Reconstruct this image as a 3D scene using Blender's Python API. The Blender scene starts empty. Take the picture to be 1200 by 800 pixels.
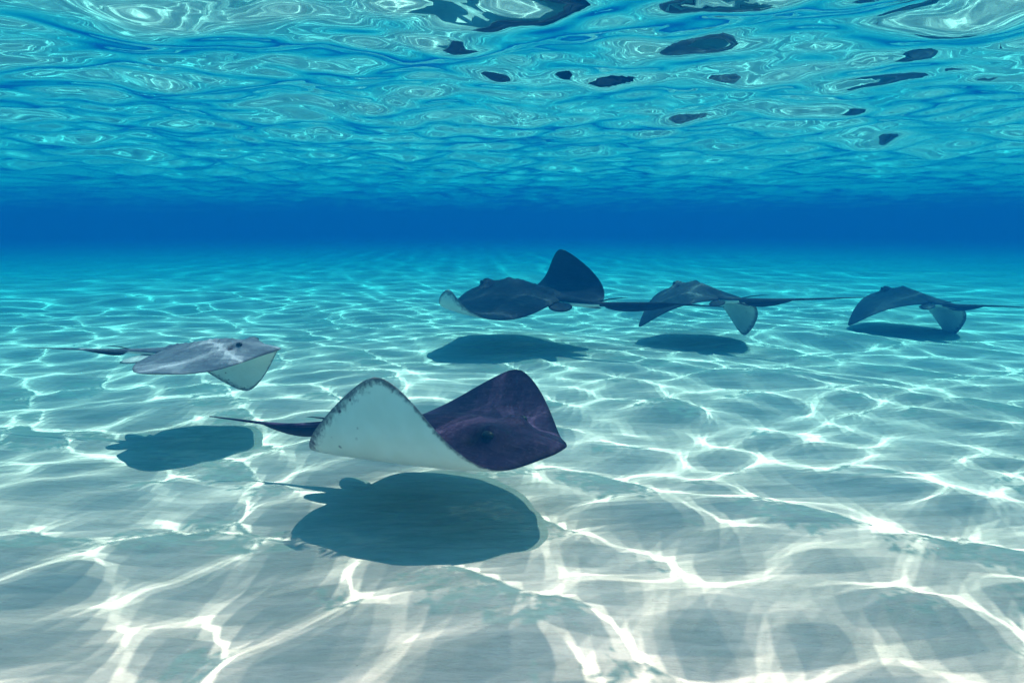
import bpy, bmesh, math, random
import numpy as np
from mathutils import Vector, Matrix

sc = bpy.context.scene
COL = sc.collection
R = math.radians

# ------------------------------------------------------------------ camera, sky, sun, exposure
CAM_H = 0.84          # metres above the sand
DEPTH = 1.46          # mean water depth
F_PX = 782.0          # focal length in pixels of the 1200 px wide photograph
HORIZON_Y = 266.0     # photograph row of the horizon
cam = bpy.data.cameras.new('camera')
cam_o = bpy.data.objects.new('camera', cam)
COL.objects.link(cam_o)
sc.camera = cam_o
cam.sensor_width = 36.0
cam.lens = 36.0 * F_PX / 1200.0
cam.clip_start = 0.02
cam.clip_end = 1000.0
PITCH = math.atan((400.0 - HORIZON_Y) / F_PX)
cam_o.location = (0, 0, CAM_H)
cam_o.rotation_euler = (R(90) - PITCH, 0, 0)

SUN_ZENITH = R(18)
SUN_AZ = R(65)        # where the sun stands, measured from +Y towards +X
world = bpy.data.worlds.new('World')
sc.world = world
world.use_nodes = True
wn = world.node_tree
sky = wn.nodes.new('ShaderNodeTexSky')
sky.sky_type = 'NISHITA'
sky.sun_disc = False
sky.sun_elevation = R(90) - SUN_ZENITH
sky.sun_rotation = SUN_AZ
wn.links.new(sky.outputs[0], wn.nodes['Background'].inputs[0])
wn.nodes['Background'].inputs[1].default_value = 0.05

sun_l = bpy.data.lights.new('sun', 'SUN')
sun_l.energy = 5.0
sun_l.angle = R(0.5)
sun_l.color = (1.0, 0.59, 0.52)
sun = bpy.data.objects.new('sun', sun_l)
COL.objects.link(sun)
to_sun = Vector((math.sin(SUN_ZENITH) * math.sin(SUN_AZ), math.sin(SUN_ZENITH) * math.cos(SUN_AZ), math.cos(SUN_ZENITH)))
sun.rotation_euler = to_sun.to_track_quat('Z', 'Y').to_euler()
sun.location = (0, 0, 12)
sun_l.cycles.is_caustics_light = True     # sunlight is focused by the waves

sc.view_settings.view_transform = 'Standard'
sc.view_settings.look = 'None'
sc.view_settings.gamma = 1.0
sc.view_settings.exposure = 1.95
cy = sc.cycles
cy.max_bounces = 10
cy.diffuse_bounces = 3
cy.glossy_bounces = 5
cy.transmission_bounces = 6
cy.volume_bounces = 3
cy.transparent_max_bounces = 8
cy.caustics_reflective = True
cy.caustics_refractive = True
cy.blur_glossy = 0.5
cy.sample_clamp_indirect = 6.0
cy.use_denoising = True
FULL = True


# ------------------------------------------------------------------ helpers
def link(name, verts, faces, mats, parent=None, smooth=True, fmat=None):
    me = bpy.data.meshes.new(name)
    me.from_pydata(verts, [], faces)
    for m in (mats if isinstance(mats, (list, tuple)) else [mats]):
        me.materials.append(m)
    if smooth:
        me.polygons.foreach_set('use_smooth', [True] * len(me.polygons))
    if fmat is not None:
        me.polygons.foreach_set('material_index', fmat)
    me.update()
    o = bpy.data.objects.new(name, me)
    COL.objects.link(o)
    o.parent = parent
    return o


def grid_mesh(name, X, Y, Z, mat):
    ny, nx = X.shape
    v = np.stack([X, Y, Z], -1).reshape(-1, 3)
    j, i = np.meshgrid(np.arange(ny - 1), np.arange(nx - 1), indexing='ij')
    a = (j * nx + i).ravel()
    f = np.stack([a, a + 1, a + nx + 1, a + nx], -1)
    me = bpy.data.meshes.new(name)
    me.vertices.add(len(v))
    me.vertices.foreach_set('co', v.ravel())
    me.loops.add(f.size)
    me.loops.foreach_set('vertex_index', f.ravel())
    me.polygons.add(len(f))
    me.polygons.foreach_set('loop_start', np.arange(0, f.size, 4))
    me.update(calc_edges=True)
    me.polygons.foreach_set('use_smooth', np.ones(len(f), dtype=bool))
    me.materials.append(mat)
    me.update()
    o = bpy.data.objects.new(name, me)
    COL.objects.link(o)
    return o


def graded(lo_fine, hi_fine, step, lo, hi, growth):
    mid = list(np.arange(lo_fine, hi_fine + 1e-9, step))
    s, p, up = step, mid[-1], []
    while p < hi:
        s *= growth
        p += s
        up.append(p)
    s, p, dn = step, mid[0], []
    while p > lo:
        s *= growth
        p -= s
        dn.append(p)
    return np.array(dn[::-1] + mid + up)


def material(name):
    m = bpy.data.materials.new(name)
    m.use_nodes = True
    nt = m.node_tree
    return m, nt, nt.nodes.get('Principled BSDF')


def node(nt, kind, **kw):
    n = nt.nodes.new(kind)
    for k, v in kw.items():
        if k in n.inputs:
            n.inputs[k].default_value = v
        else:
            setattr(n, k, v)
    return n


def mixc(nt, fac, a, b):
    n = nt.nodes.new('ShaderNodeMix')
    n.data_type = 'RGBA'
    for sock, val in ((n.inputs[0], fac), (n.inputs[6], a), (n.inputs[7], b)):
        if isinstance(val, bpy.types.NodeSocket):
            nt.links.new(val, sock)
        elif isinstance(val, (int, float)):
            sock.default_value = val
        else:
            sock.default_value = (*val, 1.0)
    return n.outputs[2]


def maprange(nt, val, a, b, c=0.0, d=1.0):
    n = nt.nodes.new('ShaderNodeMapRange')
    n.interpolation_type = 'SMOOTHSTEP'
    nt.links.new(val, n.inputs[0])
    n.inputs[1].default_value, n.inputs[2].default_value = a, b
    n.inputs[3].default_value, n.inputs[4].default_value = c, d
    return n.outputs[0]


# ------------------------------------------------------------------ sand
def sand_height(x, y):
    """low mounds, hollows and faint current ripples"""
    r = np.random.default_rng(5)
    z = np.zeros_like(x)
    for _ in range(14):
        lam = math.exp(r.uniform(math.log(0.5), math.log(3.5)))
        th = r.normal(0.15, 0.7)
        k = 2 * math.pi / lam
        z += 0.0042 * (lam / 1.0) ** 0.9 * np.sin(k * (math.cos(th) * y + math.sin(th) * x) + r.uniform(0, 6.28))
    rip = np.zeros_like(x)
    for _ in range(9):
        lam = math.exp(r.uniform(math.log(0.075), math.log(0.2)))
        th = r.normal(0.1, 0.35)
        k = 2 * math.pi / lam
        rip += 0.0010 * (lam / 0.12) * np.sin(k * (math.cos(th) * y + math.sin(th) * x) + r.uniform(0, 6.28))
    fade = np.clip(1.0 - (np.hypot(x, y) - 4.0) / 6.0, 0, 1)
    return z * np.clip(1.0 - (np.hypot(x, y) - 20) / 30, 0, 1) + rip * fade


def sand_material():
    m, nt, b = material('white_sand')
    geo = node(nt, 'ShaderNodeNewGeometry')
    pos = geo.outputs['Position']
    big = node(nt, 'ShaderNodeTexNoise', Scale=1.1, Detail=5.0, Roughness=0.55)
    nt.links.new(pos, big.inputs['Vector'])
    st = node(nt, 'ShaderNodeMapping')
    st.inputs['Scale'].default_value = (3.2, 17.0, 8.0)
    st.inputs['Rotation'].default_value = (0, 0, R(8))
    nt.links.new(pos, st.inputs['Vector'])
    streak = node(nt, 'ShaderNodeTexNoise', Scale=1.0, Detail=6.0, Roughness=0.62, Distortion=0.9)
    nt.links.new(st.outputs[0], streak.inputs['Vector'])
    grain = node(nt, 'ShaderNodeTexNoise', Scale=620.0, Detail=3.0, Roughness=0.7)
    nt.links.new(pos, grain.inputs['Vector'])
    speck = node(nt, 'ShaderNodeTexVoronoi', Scale=46.0, Randomness=1.0)
    nt.links.new(pos, speck.inputs['Vector'])
    fm_ = node(nt, 'ShaderNodeMapping')
    fm_.inputs['Scale'].default_value = (14.0, 60.0, 20.0)
    fm_.inputs['Rotation'].default_value = (0, 0, R(12))
    nt.links.new(pos, fm_.inputs['Vector'])
    fine_ = node(nt, 'ShaderNodeTexNoise', Scale=1.0, Detail=6.0, Roughness=0.7, Distortion=0.8)
    nt.links.new(fm_.outputs[0], fine_.inputs['Vector'])
    c = mixc(nt, maprange(nt, big.outputs[0], 0.32, 0.68), (0.54, 0.440, 0.375), (0.67, 0.56, 0.485))
    c = mixc(nt, maprange(nt, streak.outputs[0], 0.42, 0.66, 0.0, 0.8), c, (0.40, 0.365, 0.305))
    c = mixc(nt, maprange(nt, fine_.outputs[0], 0.45, 0.70, 0.0, 0.5), c, (0.36, 0.30, 0.255))
    c = mixc(nt, maprange(nt, grain.outputs[0], 0.35, 0.75, 0.0, 0.5), c, (0.74, 0.63, 0.56))
    sp = maprange(nt, speck.outputs['Distance'], 0.05, 0.09, 1.0, 0.0)
    wn_ = node(nt, 'ShaderNodeTexWhiteNoise')
    nt.links.new(speck.outputs['Position'], wn_.inputs['Vector'])
    mul = node(nt, 'ShaderNodeMath', operation='MULTIPLY')
    nt.links.new(sp, mul.inputs[0])
    nt.links.new(maprange(nt, wn_.outputs[0], 0.80, 0.95, 0.0, 0.75), mul.inputs[1])
    c = mixc(nt, mul.outputs[0], c, (0.13, 0.10, 0.08))
    nt.links.new(c, b.inputs['Base Color'])
    b.inputs['Roughness'].default_value = 1.0
    b.inputs['Specular IOR Level'].default_value = 0.0
    rp = node(nt, 'ShaderNodeMapping')
    rp.inputs['Scale'].default_value = (9.0, 42.0, 20.0)
    rp.inputs['Rotation'].default_value = (0, 0, R(-6))
    nt.links.new(pos, rp.inputs['Vector'])
    fine = node(nt, 'ShaderNodeTexNoise', Scale=1.0, Detail=5.0, Roughness=0.68, Distortion=1.2)
    nt.links.new(rp.outputs[0], fine.inputs['Vector'])
    fb = node(nt, 'ShaderNodeBump', Strength=0.7, Distance=0.006)
    nt.links.new(fine.outputs[0], fb.inputs['Height'])
    add = node(nt, 'ShaderNodeMath', operation='MULTIPLY_ADD')
    nt.links.new(grain.outputs[0], add.inputs[0])
    add.inputs[1].default_value = 0.10
    nt.links.new(streak.outputs[0], add.inputs[2])
    bump = node(nt, 'ShaderNodeBump', Strength=0.8, Distance=0.018)
    nt.links.new(add.outputs[0], bump.inputs['Height'])
    nt.links.new(fb.outputs[0], bump.inputs['Normal'])
    nt.links.new(bump.outputs[0], b.inputs['Normal'])
    return m


xs = graded(-2.6, 2.6, 0.025, -140, 140, 1.05)
ys = graded(0.6, 5.0, 0.025, -60, 150, 1.05)
GX, GY = np.meshgrid(xs, ys)
sand = grid_mesh('sand', GX, GY, sand_height(GX, GY), sand_material())
sand['kind'] = 'structure'
sand.cycles.is_caustics_receiver = True


# ------------------------------------------------------------------ water surface
WAVE_SEED = 34


def wave_height(x, y):
    r = np.random.default_rng(WAVE_SEED)
    z = np.zeros_like(x)
    d = np.hypot(x, y)
    for i in range(70):
        lam = math.exp(r.uniform(math.log(0.14), math.log(1.0)))
        th = r.normal(0.3, 0.85)
        k = 2 * math.pi / lam
        a = 0.00165 * (lam / 0.4) ** 1.42
        keep = np.clip((lam * 60.0 - d) / (lam * 20.0), 0, 1)      # too fine to resolve far away
        z += a * keep * np.sin(k * (math.cos(th) * y + math.sin(th) * x) + r.uniform(0, 6.28))
    for i in range(7):                                             # slow swell
        lam = r.uniform(1.4, 3.6)
        th = r.normal(0.1, 0.45)
        k = 2 * math.pi / lam
        z += 0.016 / k * np.sin(k * (math.cos(th) * y + math.sin(th) * x) + r.uniform(0, 6.28)) * np.clip((70.0 - d) / 30.0, 0, 1)
    for i in range(24):                                            # capillary wrinkles
        lam = math.exp(r.uniform(math.log(0.085), math.log(0.17)))
        th = r.normal(0.25, 0.8)
        k = 2 * math.pi / lam
        keep = np.clip((lam * 60.0 - d) / (lam * 20.0), 0, 1)
        z += 0.00005 * (lam / 0.12) ** 2 * keep * np.sin(k * (math.cos(th) * y + math.sin(th) * x) + r.uniform(0, 6.28))
    return z + DEPTH


def water_material():
    """clear water seen from below: a mirror at low angles, a window higher up;
    part of the steep light is bent by the waves, part goes straight through"""
    m, nt, b = material('sea_surface')
    nt.nodes.remove(b)
    g = node(nt, 'ShaderNodeBsdfGlass', IOR=1.333, Roughness=0.0)
    g.inputs['Color'].default_value = (1, 1, 1, 1)
    t = node(nt, 'ShaderNodeBsdfTransparent')
    t.inputs['Color'].default_value = (1.0, 0.80, 0.72, 1)
    lw = node(nt, 'ShaderNodeLayerWeight', Blend=0.5)
    mx = node(nt, 'ShaderNodeMixShader')
    nt.links.new(maprange(nt, lw.outputs['Facing'], 0.10, 0.28, STRAIGHT, 0.0), mx.inputs[0])
    nt.links.new(g.outputs[0], mx.inputs[1])
    nt.links.new(t.outputs[0], mx.inputs[2])
    nt.links.new(mx.outputs[0], nt.nodes['Material Output'].inputs[0])
    return m


STRAIGHT = 0.25
SURF_STEP = 0.04
xs = graded(-3.2, 3.2, SURF_STEP, -140, 140, 1.035)
ys = graded(0.4, 7.0, SURF_STEP, -60, 150, 1.035)
GX, GY = np.meshgrid(xs, ys)
if FULL:
  surface = grid_mesh('water_surface', GX, GY, wave_height(GX, GY), water_material())
  surface['kind'] = 'structure'
  surface.cycles.is_caustics_caster = True


# ------------------------------------------------------------------ the water body
def water_body():
    m, nt, b = material('sea_water')
    nt.nodes.remove(b)
    dens = 1.0
    ss = np.array((0.0008, 0.0190, 0.052))      # scattered per metre
    sa = np.array((0.44, 0.080, 0.036))       # absorbed per metre
    dens = 0.6
    colr = ss / dens
    ab = (1 - sa / dens / (1 - colr)) ** 2
    pv = node(nt, 'ShaderNodeVolumePrincipled')
    pv.inputs['Color'].default_value = (*colr, 1)
    pv.inputs['Absorption Color'].default_value = (*ab, 1)
    pv.inputs['Density'].default_value = dens
    pv.inputs['Anisotropy'].default_value = 0.0
    nt.links.new(pv.outputs[0], nt.nodes['Material Output'].inputs['Volume'])
    x, y0, y1, z0, z1 = 220, -140, 230, -1.2, DEPTH + 0.25
    v = [(sx * x, y, z) for z in (z0, z1) for (sx, y) in ((-1, y0), (1, y0), (1, y1), (-1, y1))]
    f = [(3, 2, 1, 0), (4, 5, 6, 7), (0, 1, 5, 4), (1, 2, 6, 5), (2, 3, 7, 6), (3, 0, 4, 7)]
    o = link('haze', v, f, m, smooth=False)
    o['kind'] = 'stuff'
    o['label'] = 'clear turquoise sea water fading to deep blue far off'
    return o


if FULL:
    water_body()


# ------------------------------------------------------------------ stingrays
def at(px, py, y):
    """the point seen at photograph pixel (px, py) on the vertical plane y metres ahead of the camera"""
    a = (px - 600.0) / F_PX
    b = (400.0 - py) / F_PX
    d = Vector((a, math.cos(PITCH) + b * math.sin(PITCH), -math.sin(PITCH) + b * math.cos(PITCH)))
    return Vector((0, 0, CAM_H)) + d * (y / d.y)


def interp(keys, s):
    """smooth interpolation of (position, value) keys"""
    xs_ = [k[0] for k in keys]
    ys_ = [k[1] for k in keys]
    n = len(keys)
    m = []
    for i in range(n):
        a, b = max(i - 1, 0), min(i + 1, n - 1)
        m.append((ys_[b] - ys_[a]) / (xs_[b] - xs_[a]))
    s = np.clip(np.asarray(s, float), xs_[0], xs_[-1])
    i = np.clip(np.searchsorted(xs_, s, side='right') - 1, 0, n - 2)
    xa, ya, ma = np.array(xs_), np.array(ys_), np.array(m)
    h = xa[i + 1] - xa[i]
    t = (s - xa[i]) / h
    return ((2 * t**3 - 3 * t**2 + 1) * ya[i] + (t**3 - 2 * t**2 + t) * h * ma[i]
            + (-2 * t**3 + 3 * t**2) * ya[i + 1] + (t**3 - t**2) * h * ma[i + 1])


_LEAD = [(0, .77), (.08, .76), (.2, .69), (.4, .545), (.6, .395), (.8, .24), (1, .085)]
_TRAIL = [(0, -.74), (.1, -.75), (.22, -.78), (.4, -.78), (.6, -.65), (.8, -.44), (1, -.215)]


def _round_tip(keys, a):
    yc = -0.055
    return yc + (interp(keys, a) - yc) * np.sqrt(np.clip(1 - np.asarray(a) ** 12, 0, 1))


def lead(a):
    return _round_tip(_LEAD, a)


def trail(a):
    return _round_tip(_TRAIL, a)


KEY_S = (0, .25, .5, .75, 1.0)


def skin_back(name, dark, mid, pale):
    m, nt, b = material(name)
    at_ = node(nt, 'ShaderNodeAttribute', attribute_name='rest')
    v = at_.outputs['Vector']
    n1 = node(nt, 'ShaderNodeTexNoise', Scale=5.0, Detail=6.0, Roughness=0.6, Distortion=0.4)
    n2 = node(nt, 'ShaderNodeTexNoise', Scale=42.0, Detail=4.0, Roughness=0.65)
    n3 = node(nt, 'ShaderNodeTexNoise', Scale=210.0, Detail=2.0)
    mp = node(nt, 'ShaderNodeMapping')
    mp.inputs['Scale'].default_value = (34.0, 5.0, 5.0)
    nt.links.new(v, mp.inputs['Vector'])
    n4 = node(nt, 'ShaderNodeTexNoise', Scale=1.0, Detail=3.0, Distortion=0.6)
    nt.links.new(mp.outputs[0], n4.inputs['Vector'])
    for n in (n1, n2, n3):
        nt.links.new(v, n.inputs['Vector'])
    c = mixc(nt, maprange(nt, n1.outputs[0], 0.35, 0.65), dark, mid)
    c = mixc(nt, maprange(nt, n2.outputs[0], 0.48, 0.75, 0, 0.55), c, pale)
    c = mixc(nt, maprange(nt, n4.outputs[0], 0.52, 0.75, 0, 0.45), c, pale)
    ed = node(nt, 'ShaderNodeAttribute', attribute_name='margin')
    c = mixc(nt, maprange(nt, ed.outputs['Fac'], 0.0, 0.035, 0.75, 0.0), c, tuple(x * .45 for x in dark))
    sp = node(nt, 'ShaderNodeAttribute', attribute_name='spiracle')
    c = mixc(nt, sp.outputs['Fac'], c, (0.012, 0.010, 0.014))
    nt.links.new(c, b.inputs['Base Color'])
    b.inputs['Roughness'].default_value = 0.55
    b.inputs['Specular IOR Level'].default_value = 0.06
    ad = node(nt, 'ShaderNodeMath', operation='ADD')
    nt.links.new(n2.outputs[0], ad.inputs[0])
    nt.links.new(n4.outputs[0], ad.inputs[1])
    bp = node(nt, 'ShaderNodeBump', Strength=0.35, Distance=0.006)
    nt.links.new(ad.outputs[0], bp.inputs['Height'])
    nt.links.new(bp.outputs[0], b.inputs['Normal'])
    return m


def skin_belly():
    m, nt, b = material('ray_belly_skin')
    at_ = node(nt, 'ShaderNodeAttribute', attribute_name='rest')
    v = at_.outputs['Vector']
    n1 = node(nt, 'ShaderNodeTexNoise', Scale=26.0, Detail=5.0, Roughness=0.7)
    n2 = node(nt, 'ShaderNodeTexNoise', Scale=6.0, Detail=4.0)
    vo = node(nt, 'ShaderNodeTexVoronoi', Scale=15.0)
    for n in (n1, n2, vo):
        nt.links.new(v, n.inputs['Vector'])
    ed = node(nt, 'ShaderNodeAttribute', attribute_name='margin')
    c = mixc(nt, maprange(nt, n2.outputs[0], 0.35, 0.7), (0.83, 0.82, 0.72), (0.89, 0.885, 0.80))
    # dusky rim, breaking up into blotches and spots towards the middle
    su = node(nt, 'ShaderNodeMath', operation='MULTIPLY_ADD')
    nt.links.new(n1.outputs[0], su.inputs[0])
    su.inputs[1].default_value = -0.20
    nt.links.new(ed.outputs['Fac'], su.inputs[2])
    c = mixc(nt, maprange(nt, su.outputs[0], -0.10, -0.02, 0.9, 0.0), c, (0.085, 0.07, 0.085))
    sp = maprange(nt, vo.outputs['Distance'], 0.13, 0.22, 1.0, 0.0)
    wn_ = node(nt, 'ShaderNodeTexWhiteNoise')
    nt.links.new(vo.outputs['Position'], wn_.inputs['Vector'])
    m1 = node(nt, 'ShaderNodeMath', operation='MULTIPLY')
    nt.links.new(sp, m1.inputs[0])
    nt.links.new(maprange(nt, wn_.outputs[0], 0.45, 0.6), m1.inputs[1])
    m2 = node(nt, 'ShaderNodeMath', operation='MULTIPLY')
    nt.links.new(m1.outputs[0], m2.inputs[0])
    nt.links.new(maprange(nt, ed.outputs['Fac'], 0.10, 0.30, 0.9, 0.0), m2.inputs[1])
    c = mixc(nt, m2.outputs[0], c, (0.10, 0.07, 0.09))
    nt.links.new(c, b.inputs['Base Color'])
    b.inputs['Roughness'].default_value = 0.6
    b.inputs['Specular IOR Level'].default_value = 0.1
    b.inputs['Subsurface Weight'].default_value = 0.0
    return m


BELLY = skin_belly()


def plain(name, col, rough=0.4, spec=0.2):
    m, nt, b = material(name)
    n = node(nt, 'ShaderNodeTexNoise', Scale=60.0, Detail=3.0)
    geo = node(nt, 'ShaderNodeTexCoord')
    nt.links.new(geo.outputs['Object'], n.inputs['Vector'])
    nt.links.new(mixc(nt, n.outputs[0], tuple(x * .6 for x in col), tuple(min(1, x * 1.4) for x in col)), b.inputs['Base Color'])
    b.inputs['Roughness'].default_value = rough
    b.inputs['Specular IOR Level'].default_value = spec
    return m


EYE = plain('ray_eye', (0.02, 0.017, 0.014), 0.35, 0.25)


def disc_surface(hs, right, left, camber=0.0):
    """returns f(s, v) -> midsurface points for signed span s in -1..1 and chord v 0 (lead) .. 1 (trail)"""
    NS = 120
    sg = np.linspace(0, 1, NS + 1)
    tab = {}
    for side, (front, rear) in ((1, right), (-1, left)):
        for nm, keys in (('f', front), ('r', rear)):
            ph = np.radians(interp(list(zip(KEY_S, keys)), sg))
            x = np.concatenate([[0], np.cumsum((np.cos(ph[1:]) + np.cos(ph[:-1])) / 2 / NS)])
            z = np.concatenate([[0], np.cumsum((np.sin(ph[1:]) + np.sin(ph[:-1])) / 2 / NS)])
            tab[side, nm] = (x, z)

    def f(s, v):
        a = np.abs(s)
        yl, yt = lead(a), trail(a)
        y = yl + (yt - yl) * v
        w = np.clip((0.8 - y) / 1.55, 0, 1)
        X = np.zeros_like(y)
        Z = np.zeros_like(y)
        for side in (1, -1):
            k = (s >= 0) if side == 1 else (s < 0)
            xf, zf = (np.interp(a, sg, t) for t in tab[side, 'f'])
            xr, zr = (np.interp(a, sg, t) for t in tab[side, 'r'])
            X = np.where(k, side * (xf * (1 - w) + xr * w), X)
            Z = np.where(k, zf * (1 - w) + zr * w, Z)
        Z = Z - camber * (y - 0.1) ** 2
        return np.stack([X, y, Z], -1) * hs, np.stack([s, y, np.zeros_like(y)], -1)
    return f


def catmull(pts, n):
    P = np.array([pts[0] * 1.0] + [p * 1.0 for p in pts] + [pts[-1] * 1.0])
    P[0] = 2 * P[1] - P[2]
    P[-1] = 2 * P[-2] - P[-3]
    m = len(pts) - 1
    out = []
    for q in np.linspace(0, m - 1e-6, n):
        i = int(q)
        t = q - i
        a, b, c, d = P[i:i + 4]
        out.append(0.5 * (2 * b + (c - a) * t + (2 * a - 5 * b + 4 * c - d) * t**2 + (3 * b - a - 3 * c + d) * t**3))
    return np.array(out)


def stingray(label, pos, heading, hs, right, left, tail, back, pitch=0.0, roll=0.0, camber=0.0, tail_skin=None, fin=(0.30, 0.62), fin_h=0.05, pelvic=1.2, pelvic_skin=None):
    """heading: compass degrees from +X; wings: (leading, trailing) slope in degrees at five stations from body to tip;
    tail: local points in half-spans"""
    root = bpy.data.objects.new('stingray', None)
    COL.objects.link(root)
    root.empty_display_size = 0.1
    root.location = pos
    root.rotation_euler = (Matrix.Rotation(R(heading - 90), 4, 'Z') @ Matrix.Rotation(R(pitch), 4, 'X') @ Matrix.Rotation(R(roll), 4, 'Y')).to_euler()
    root['label'] = label
    root['category'] = 'stingray'
    root['group'] = 'stingrays gliding over the sand'
    f = disc_surface(hs, right, left, camber)
    NU, NV = 96, 56
    s1 = np.sin(np.linspace(-np.pi / 2, np.pi / 2, NU + 1))
    s1 = 0.55 * s1 + 0.45 * np.linspace(-1, 1, NU + 1)
    v1 = (1 - np.cos(np.linspace(0, np.pi, NV + 1))) / 2
    S, V = np.meshgrid(s1, v1, indexing='ij')
    P, rest = f(S, V)
    e = 1e-3
    Pu = (f(np.clip(S + e, -1, 1), V)[0] - f(np.clip(S - e, -1, 1), V)[0])
    Pv = (f(S, np.clip(V + e, 0, 1))[0] - f(S, np.clip(V - e, 0, 1))[0])
    N = np.cross(Pv, Pu)
    N /= np.maximum(np.linalg.norm(N, axis=-1, keepdims=True), 1e-12)
    N[0], N[-1] = N[1], N[-2]
    if N[NU // 2, NV // 2, 2] < 0:
        N = -N
    a = np.abs(S)
    y = rest[..., 1]
    prof = np.sqrt(np.clip(4 * V * (1 - V), 0, 1))
    tipf = np.sqrt(np.clip(1 - a ** 6, 0, 1))
    top = prof * tipf * (0.016 + 0.055 * (1 - a) ** 1.3 + 0.085 * np.exp(-(a / 0.21) ** 2) * np.exp(-((y - 0.12) / 0.46) ** 2))
    bot = prof * tipf * (0.014 + 0.030 * (1 - a) ** 1.3 + 0.045 * np.exp(-(a / 0.25) ** 2) * np.exp(-((y - 0.05) / 0.55) ** 2))
    for sx in (-1, 1):
        top += 0.088 * np.exp(-((S - sx * 0.135) / 0.062) ** 2 - ((y - 0.40) / 0.085) ** 2) * prof     # eye mounds
        top -= 0.040 * np.exp(-((S - sx * 0.165) / 0.035) ** 2 - ((y - 0.29) / 0.050) ** 2)              # spiracles
    top += 0.010 * np.exp(-(S / 0.022) ** 2) * np.clip(np.sin(y * 62), 0, 1) * (y < 0.25) * (y > -0.68)    # row of thorns
    top += 0.045 * np.exp(-(S / 0.055) ** 2) * np.clip((0.1 - y) / 0.6, 0, 1) ** 2 * np.clip((1 - V) * 14, 0, 1)
    spir = np.zeros_like(S)
    for sx in (-1, 1):
        spir = np.maximum(spir, np.exp(-((S - sx * 0.170) / 0.042) ** 2 - ((y - 0.285) / 0.062) ** 2))
    spir = np.clip(spir * 1.7 - 0.45, 0, 1)
    T = P + N * (top * hs)[..., None]
    B = P - N * (bot * hs)[..., None]
    # distance to the rim measured on the flat outline
    rim = np.concatenate([np.stack([s1, lead(np.abs(s1))], -1), np.stack([s1, trail(np.abs(s1))], -1)])
    fl = rest.reshape(-1, 3)[:, :2]
    rimd = np.full(len(fl), 9.0)
    for c0 in range(0, len(rim)):
        a0, b0 = rim[c0], rim[c0 + 1] if (c0 + 1) % (NU + 1) and c0 + 1 < len(rim) else rim[c0]
        d = b0 - a0
        t = np.clip(((fl - a0) @ d) / max(d @ d, 1e-12), 0, 1)
        rimd = np.minimum(rimd, np.linalg.norm(fl - a0 - t[:, None] * d, axis=1))
    n1 = NV + 1
    idx_t = np.arange((NU + 1) * n1).reshape(NU + 1, n1)
    verts = list(T.reshape(-1, 3))
    idx_b = idx_t.copy()
    inner = []
    for i in range(1, NU):
        for j in range(1, NV):
            idx_b[i, j] = len(verts)
            verts.append(B[i, j])
            inner.append(i * n1 + j)
    faces, fm = [], []
    for i in range(NU):
        for j in range(NV):
            q = [idx_t[i, j], idx_t[i, j + 1], idx_t[i + 1, j + 1], idx_t[i + 1, j]]
            faces.append([int(k) for k in q][::-1])
            fm.append(0)
            q = [idx_b[i, j], idx_b[i, j + 1], idx_b[i + 1, j + 1], idx_b[i + 1, j]]
            faces.append([int(k) for k in q])
            fm.append(1)
    body = link('body', [tuple(map(float, v)) for v in verts], faces, [back, BELLY], root, True, fm)
    me = body.data
    inner = np.array(inner)
    rs = rest.reshape(-1, 3)
    full_rest = np.concatenate([rs, rs[inner]])
    soft = np.where(V.ravel() < 0.5, 1.0 + 2.4 * np.clip((0.97 - a.ravel()) * 6, 0, 1), 1.0)   # a clean line in front, blotches behind
    full_rim = np.concatenate([rimd, (rimd * soft)[inner]])
    full_sp = np.concatenate([spir.ravel(), np.zeros(len(inner))])
    me.attributes.new('rest', 'FLOAT_VECTOR', 'POINT').data.foreach_set('vector', full_rest.ravel().astype(np.float32))
    me.attributes.new('margin', 'FLOAT', 'POINT').data.foreach_set('value', full_rim.astype(np.float32))
    me.attributes.new('spiracle', 'FLOAT', 'POINT').data.foreach_set('value', full_sp.astype(np.float32))
    bm = bmesh.new()
    bm.from_mesh(me)
    bmesh.ops.remove_doubles(bm, verts=bm.verts, dist=1e-5)
    bmesh.ops.recalc_face_normals(bm, faces=bm.faces)
    bm.to_mesh(me)
    bm.free()
    me.polygons.foreach_set('use_smooth', [True] * len(me.polygons))
    body.cycles.is_caustics_receiver = True
    # eyes, set into the outer flank of the mounds
    for sx in (-1, 1):
        i = int(np.argmin(np.abs(s1 - sx * 0.165)))
        j = int(np.argmin(np.abs(y[i] - 0.405)))
        c = T[i, j] + N[i, j] * (-0.014 * hs)
        bm = bmesh.new()
        bmesh.ops.create_uvsphere(bm, u_segments=16, v_segments=10, radius=0.032 * hs)
        bmesh.ops.scale(bm, vec=(0.75, 1.25, 0.8), verts=bm.verts)
        bmesh.ops.translate(bm, vec=Vector(c), verts=bm.verts)
        em = bpy.data.meshes.new('eye')
        bm.to_mesh(em)
        bm.free()
        em.materials.append(EYE)
        em.polygons.foreach_set('use_smooth', [True] * len(em.polygons))
        eo = bpy.data.objects.new('eye', em)
        COL.objects.link(eo)
        eo.parent = root
    # pelvic fins: rounded lobes either side of the tail root
    base_p = f(np.array([0.0]), np.array([0.97]))[0][0]
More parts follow.
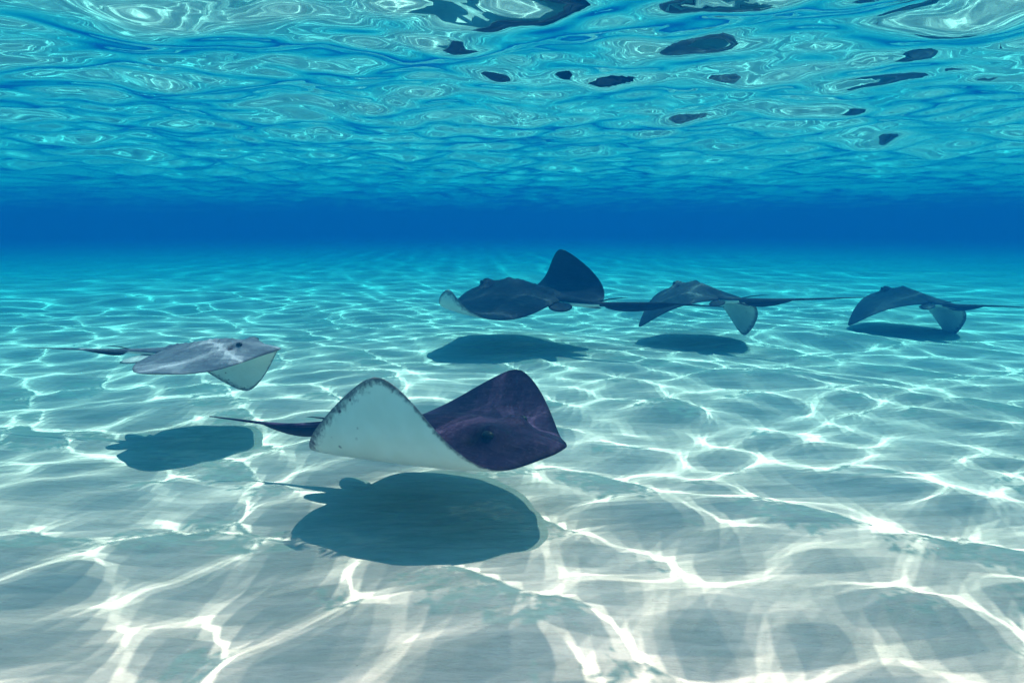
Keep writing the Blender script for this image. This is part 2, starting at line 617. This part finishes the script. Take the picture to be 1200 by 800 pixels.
    for sx in (-1, 1):
        ov = []
        n = 18
        for k in range(n):
            t = 2 * math.pi * k / n
            px = sx * (0.125 + pelvic * (0.085 * math.cos(t) + 0.045 * math.sin(-t)))
            py = -0.68 - 0.13 * pelvic + 0.155 * pelvic * math.sin(t)
            ov.append((px * hs, py * hs, base_p[2] - 0.35 * abs(px - sx * .03) * hs * 0.6 - 0.015 * hs))
        ce = np.mean(ov, axis=0)
        rings = []
        vs = []
        for sc_, dz in ((1.0, 0.0), (0.85, 0.012), (0.4, 0.02)):
            rings.append(('t', [len(vs) + k for k in range(n)]))
            vs += [tuple(ce + (np.array(p) - ce) * sc_ + np.array((0, 0, dz * hs))) for p in ov]
        for sc_, dz in ((0.85, -0.010), (0.4, -0.016)):
            rings.append(('b', [len(vs) + k for k in range(n)]))
            vs += [tuple(ce + (np.array(p) - ce) * sc_ + np.array((0, 0, dz * hs))) for p in ov]
        fs, fmm = [], []
        for (r0, r1, mi) in ((0, 1, 0), (1, 2, 0), (0, 3, 1), (3, 4, 1)):
            A, Bq = rings[r0][1], rings[r1][1]
            for k in range(n):
                fs.append((A[k], A[(k + 1) % n], Bq[(k + 1) % n], Bq[k]))
                fmm.append(mi)
        fs += [tuple(rings[2][1]), tuple(rings[4][1])]
        fmm += [0, 1]
        po = link('pelvic_fin', vs, fs, [pelvic_skin or back, BELLY], root, True, fmm)
        rs2 = np.array(vs) / hs
        po.data.attributes.new('rest', 'FLOAT_VECTOR', 'POINT').data.foreach_set('vector', rs2.ravel().astype(np.float32))
        mg = np.array([0.0] * n + [.03] * n + [.1] * n + [.03] * n + [.1] * n)
        po.data.attributes.new('margin', 'FLOAT', 'POINT').data.foreach_set('value', mg.astype(np.float32))
        bm = bmesh.new()
        bm.from_mesh(po.data)
        bmesh.ops.recalc_face_normals(bm, faces=bm.faces)
        bm.to_mesh(po.data)
        bm.free()
        po.cycles.is_caustics_receiver = True
    # tail: a tapering whip with a dark fold of skin below and a barb above
    base = np.array((0, -0.58, base_p[2] / hs + 0.012))
    pts = [base] + [np.array(p, float) + np.array((0, 0, base_p[2] / hs)) for p in tail]
    C = catmull(pts, 70) * hs
    nr = 10
    seg = np.linalg.norm(np.diff(C, axis=0), axis=1)
    L = np.concatenate([[0], np.cumsum(seg)])
    L /= L[-1]
    tg = np.gradient(C, axis=0)
    tg /= np.linalg.norm(tg, axis=1, keepdims=True)
    side = np.cross(tg, np.array((0, 0, 1.0)))
    side /= np.linalg.norm(side, axis=1, keepdims=True)
    up = np.cross(side, tg)
    rad = interp([(0, .075), (.1, .062), (.25, .036), (.5, .020), (.75, .012), (1, .004)], L) * hs
    vs, fs, fmm = [], [], []
    for i in range(len(C)):
        for k in range(nr):
            t = 2 * math.pi * k / nr
            vs.append(tuple(C[i] + rad[i] * (1.15 * math.cos(t) * side[i] + 0.8 * math.sin(t) * up[i])))
    for i in range(len(C) - 1):
        for k in range(nr):
            fs.append((i * nr + k, i * nr + (k + 1) % nr, (i + 1) * nr + (k + 1) % nr, (i + 1) * nr + k))
            fmm.append(1 if math.sin(2 * math.pi * (k + .5) / nr) < -0.3 and L[i] < fin[0] - .02 else 0)
    fs.append(tuple(range(nr))[::-1])
    fmm.append(0)
    fs.append(tuple((len(C) - 1) * nr + k for k in range(nr)))
    fmm.append(0)
    ts = tail_skin or back
    to = link('tail', vs, fs, [ts, BELLY], root, True, fmm)
    to.data.attributes.new('rest', 'FLOAT_VECTOR', 'POINT').data.foreach_set('vector', (np.array(vs) / hs).ravel().astype(np.float32))
    to.data.attributes.new('margin', 'FLOAT', 'POINT').data.foreach_set('value', np.full(len(vs), .2, np.float32))
    bm = bmesh.new()
    bm.from_mesh(to.data)
    bmesh.ops.recalc_face_normals(bm, faces=bm.faces)
    bm.to_mesh(to.data)
    bm.free()
    to.cycles.is_caustics_receiver = True
    # the fold
    ks = [i for i in range(len(C)) if fin[0] <= L[i] <= fin[1]]
    vs, fs = [], []
    for q, i in enumerate(ks):
        t = q / (len(ks) - 1)
        dpt = fin_h * hs * (math.sin(math.pi * t ** 0.85) ** 0.8 if 0 < t < 1 else 0.0) + rad[i] * .5
        th = 0.0035 * hs + rad[i] * .15
        for (dz, w) in ((-rad[i] * .3, 1.0), (-dpt * .6, .8), (-dpt, .15)):
            vs.append(tuple(C[i] + up[i] * dz + side[i] * th * w))
            vs.append(tuple(C[i] + up[i] * dz - side[i] * th * w))
    for q in range(len(ks) - 1):
        a0, b0 = q * 6, (q + 1) * 6
        for (m0, m1) in ((0, 2), (2, 4), (5, 3), (3, 1), (4, 5), (1, 0)):
            fs.append((a0 + m0, a0 + m1, b0 + m1, b0 + m0))
    fs.append((0, 1, 3, 5, 4, 2))
    e0 = (len(ks) - 1) * 6
    fs.append((e0, e0 + 2, e0 + 4, e0 + 5, e0 + 3, e0 + 1))
    fo = link('tail_fin', vs, fs, FOLD, to, True)
    fo.cycles.is_caustics_receiver = True
    # the barb
    i0 = int(np.argmin(np.abs(L - (fin[0] - .02))))
    i1 = int(np.argmin(np.abs(L - (fin[0] + .16))))
    p0 = C[i0] + up[i0] * rad[i0] * .6
    p1 = C[i1] + up[i1] * (rad[i1] + 0.035 * hs)
    dvec = p1 - p0
    vs, fs = [], []
    for t, w in ((0, .010), (.35, .011), (.75, .007), (1, .0006)):
        c = p0 + dvec * t + up[i0] * hs * .012 * math.sin(math.pi * t)
        for (sx, sz) in ((1, 0), (0, .6), (-1, 0), (0, -.6)):
            vs.append(tuple(c + side[i0] * w * hs * sx + up[i0] * w * hs * sz))
    for r_ in range(3):
        for k in range(4):
            fs.append((r_ * 4 + k, r_ * 4 + (k + 1) % 4, r_ * 4 + 4 + (k + 1) % 4, r_ * 4 + 4 + k))
    fs += [(3, 2, 1, 0), (12, 13, 14, 15)]
    link('tail_barb', vs, fs, FOLD, to, True)
    return root


FOLD = plain('ray_tail_fold', (0.018, 0.018, 0.024), 0.5, 0.1)
DARK = skin_back('ray_back_dark_violet', (0.013, 0.0075, 0.022), (0.026, 0.016, 0.040), (0.070, 0.046, 0.082))
GREY = skin_back('ray_back_lilac_grey', (0.13, 0.12, 0.15), (0.20, 0.185, 0.22), (0.30, 0.29, 0.31))
NAVY = skin_back('ray_back_slate', (0.010, 0.009, 0.012), (0.020, 0.018, 0.023), (0.055, 0.048, 0.055))
SLATE = skin_back('ray_back_brown_grey', (0.036, 0.032, 0.034), (0.062, 0.055, 0.058), (0.12, 0.105, 0.105))
PALE = skin_back('ray_pelvic_pale', (0.34, 0.33, 0.33), (0.46, 0.45, 0.44), (0.55, 0.55, 0.53))

stingray('large dark violet stingray with both wings raised showing a pale spotted underside',
         at(530, 512, 1.88), -32, 0.47,
         right=((0, -8, 60, 90, 88), (0, -12, 26, 86, 88)),
         left=((0, -10, 20, 46, 56), (0, -14, 10, 38, 54)),
         tail=[(0, -.8, .0), (.04, -1.05, .0), (.15, -1.42, -.01), (.36, -1.95, .06)], back=DARK, pitch=4, fin=(.30, .72), fin_h=.075)
stingray('pale lilac grey stingray with one pale wing hanging down, beside the large violet ray',
         at(254, 412, 2.62), -8, 0.34,
         right=((0, -12, -10, 0, 10), (0, -12, -8, 8, 22)),
         left=((0, -15, -50, -72, -78), (0, -15, -50, -76, -82)),
         tail=[(0, -.8, .02), (0, -1.1, .04), (0, -1.5, .06), (0.0, -2.5, .12)], back=GREY, pitch=3, pelvic=1.5, pelvic_skin=PALE)
stingray('dark slate stingray with one wing raised high and the other tip curled up',
         at(608, 345, 4.7), 124, 0.70,
         right=((0, -10, 34, 100, 116), (0, -12, 30, 100, 118)),
         left=((0, -12, -14, 26, 108), (0, -16, -18, 22, 108)),
         tail=[(0.02, -.8, .0), (.1, -1.1, .0), (.45, -1.5, .02), (.85, -1.85, .0)], back=NAVY, fin=(.35, .75), fin_h=.06)
stingray('brown grey stingray with both wings arched down, between the dark slate ray and another',
         at(818, 344, 4.9), 99, 0.54,
         right=((0, -10, -45, -70, -75), (0, -10, -45, -70, -75)),
         left=((0, -12, -38, -56, -60), (0, -6, -20, -38, -44)),
         tail=[(0.02, -.8, .0), (.17, -1.05, .02), (.68, -1.32, .05), (1.4, -1.65, .10)], back=SLATE, fin=(.24, .55), fin_h=.07)
stingray('hazy blue grey stingray with drooping wings, farthest away from the large violet ray',
         at(1062, 349, 5.5), 86, 0.54,
         right=((0, -10, -45, -70, -75), (0, -10, -45, -70, -75)),
         left=((0, -12, -38, -56, -60), (0, -6, -20, -38, -44)),
         tail=[(0.02, -.8, .0), (.17, -1.0, .0), (.52, -1.2, .02), (1.02, -1.42, .02)], back=SLATE, fin=(.24, .58), fin_h=.06)
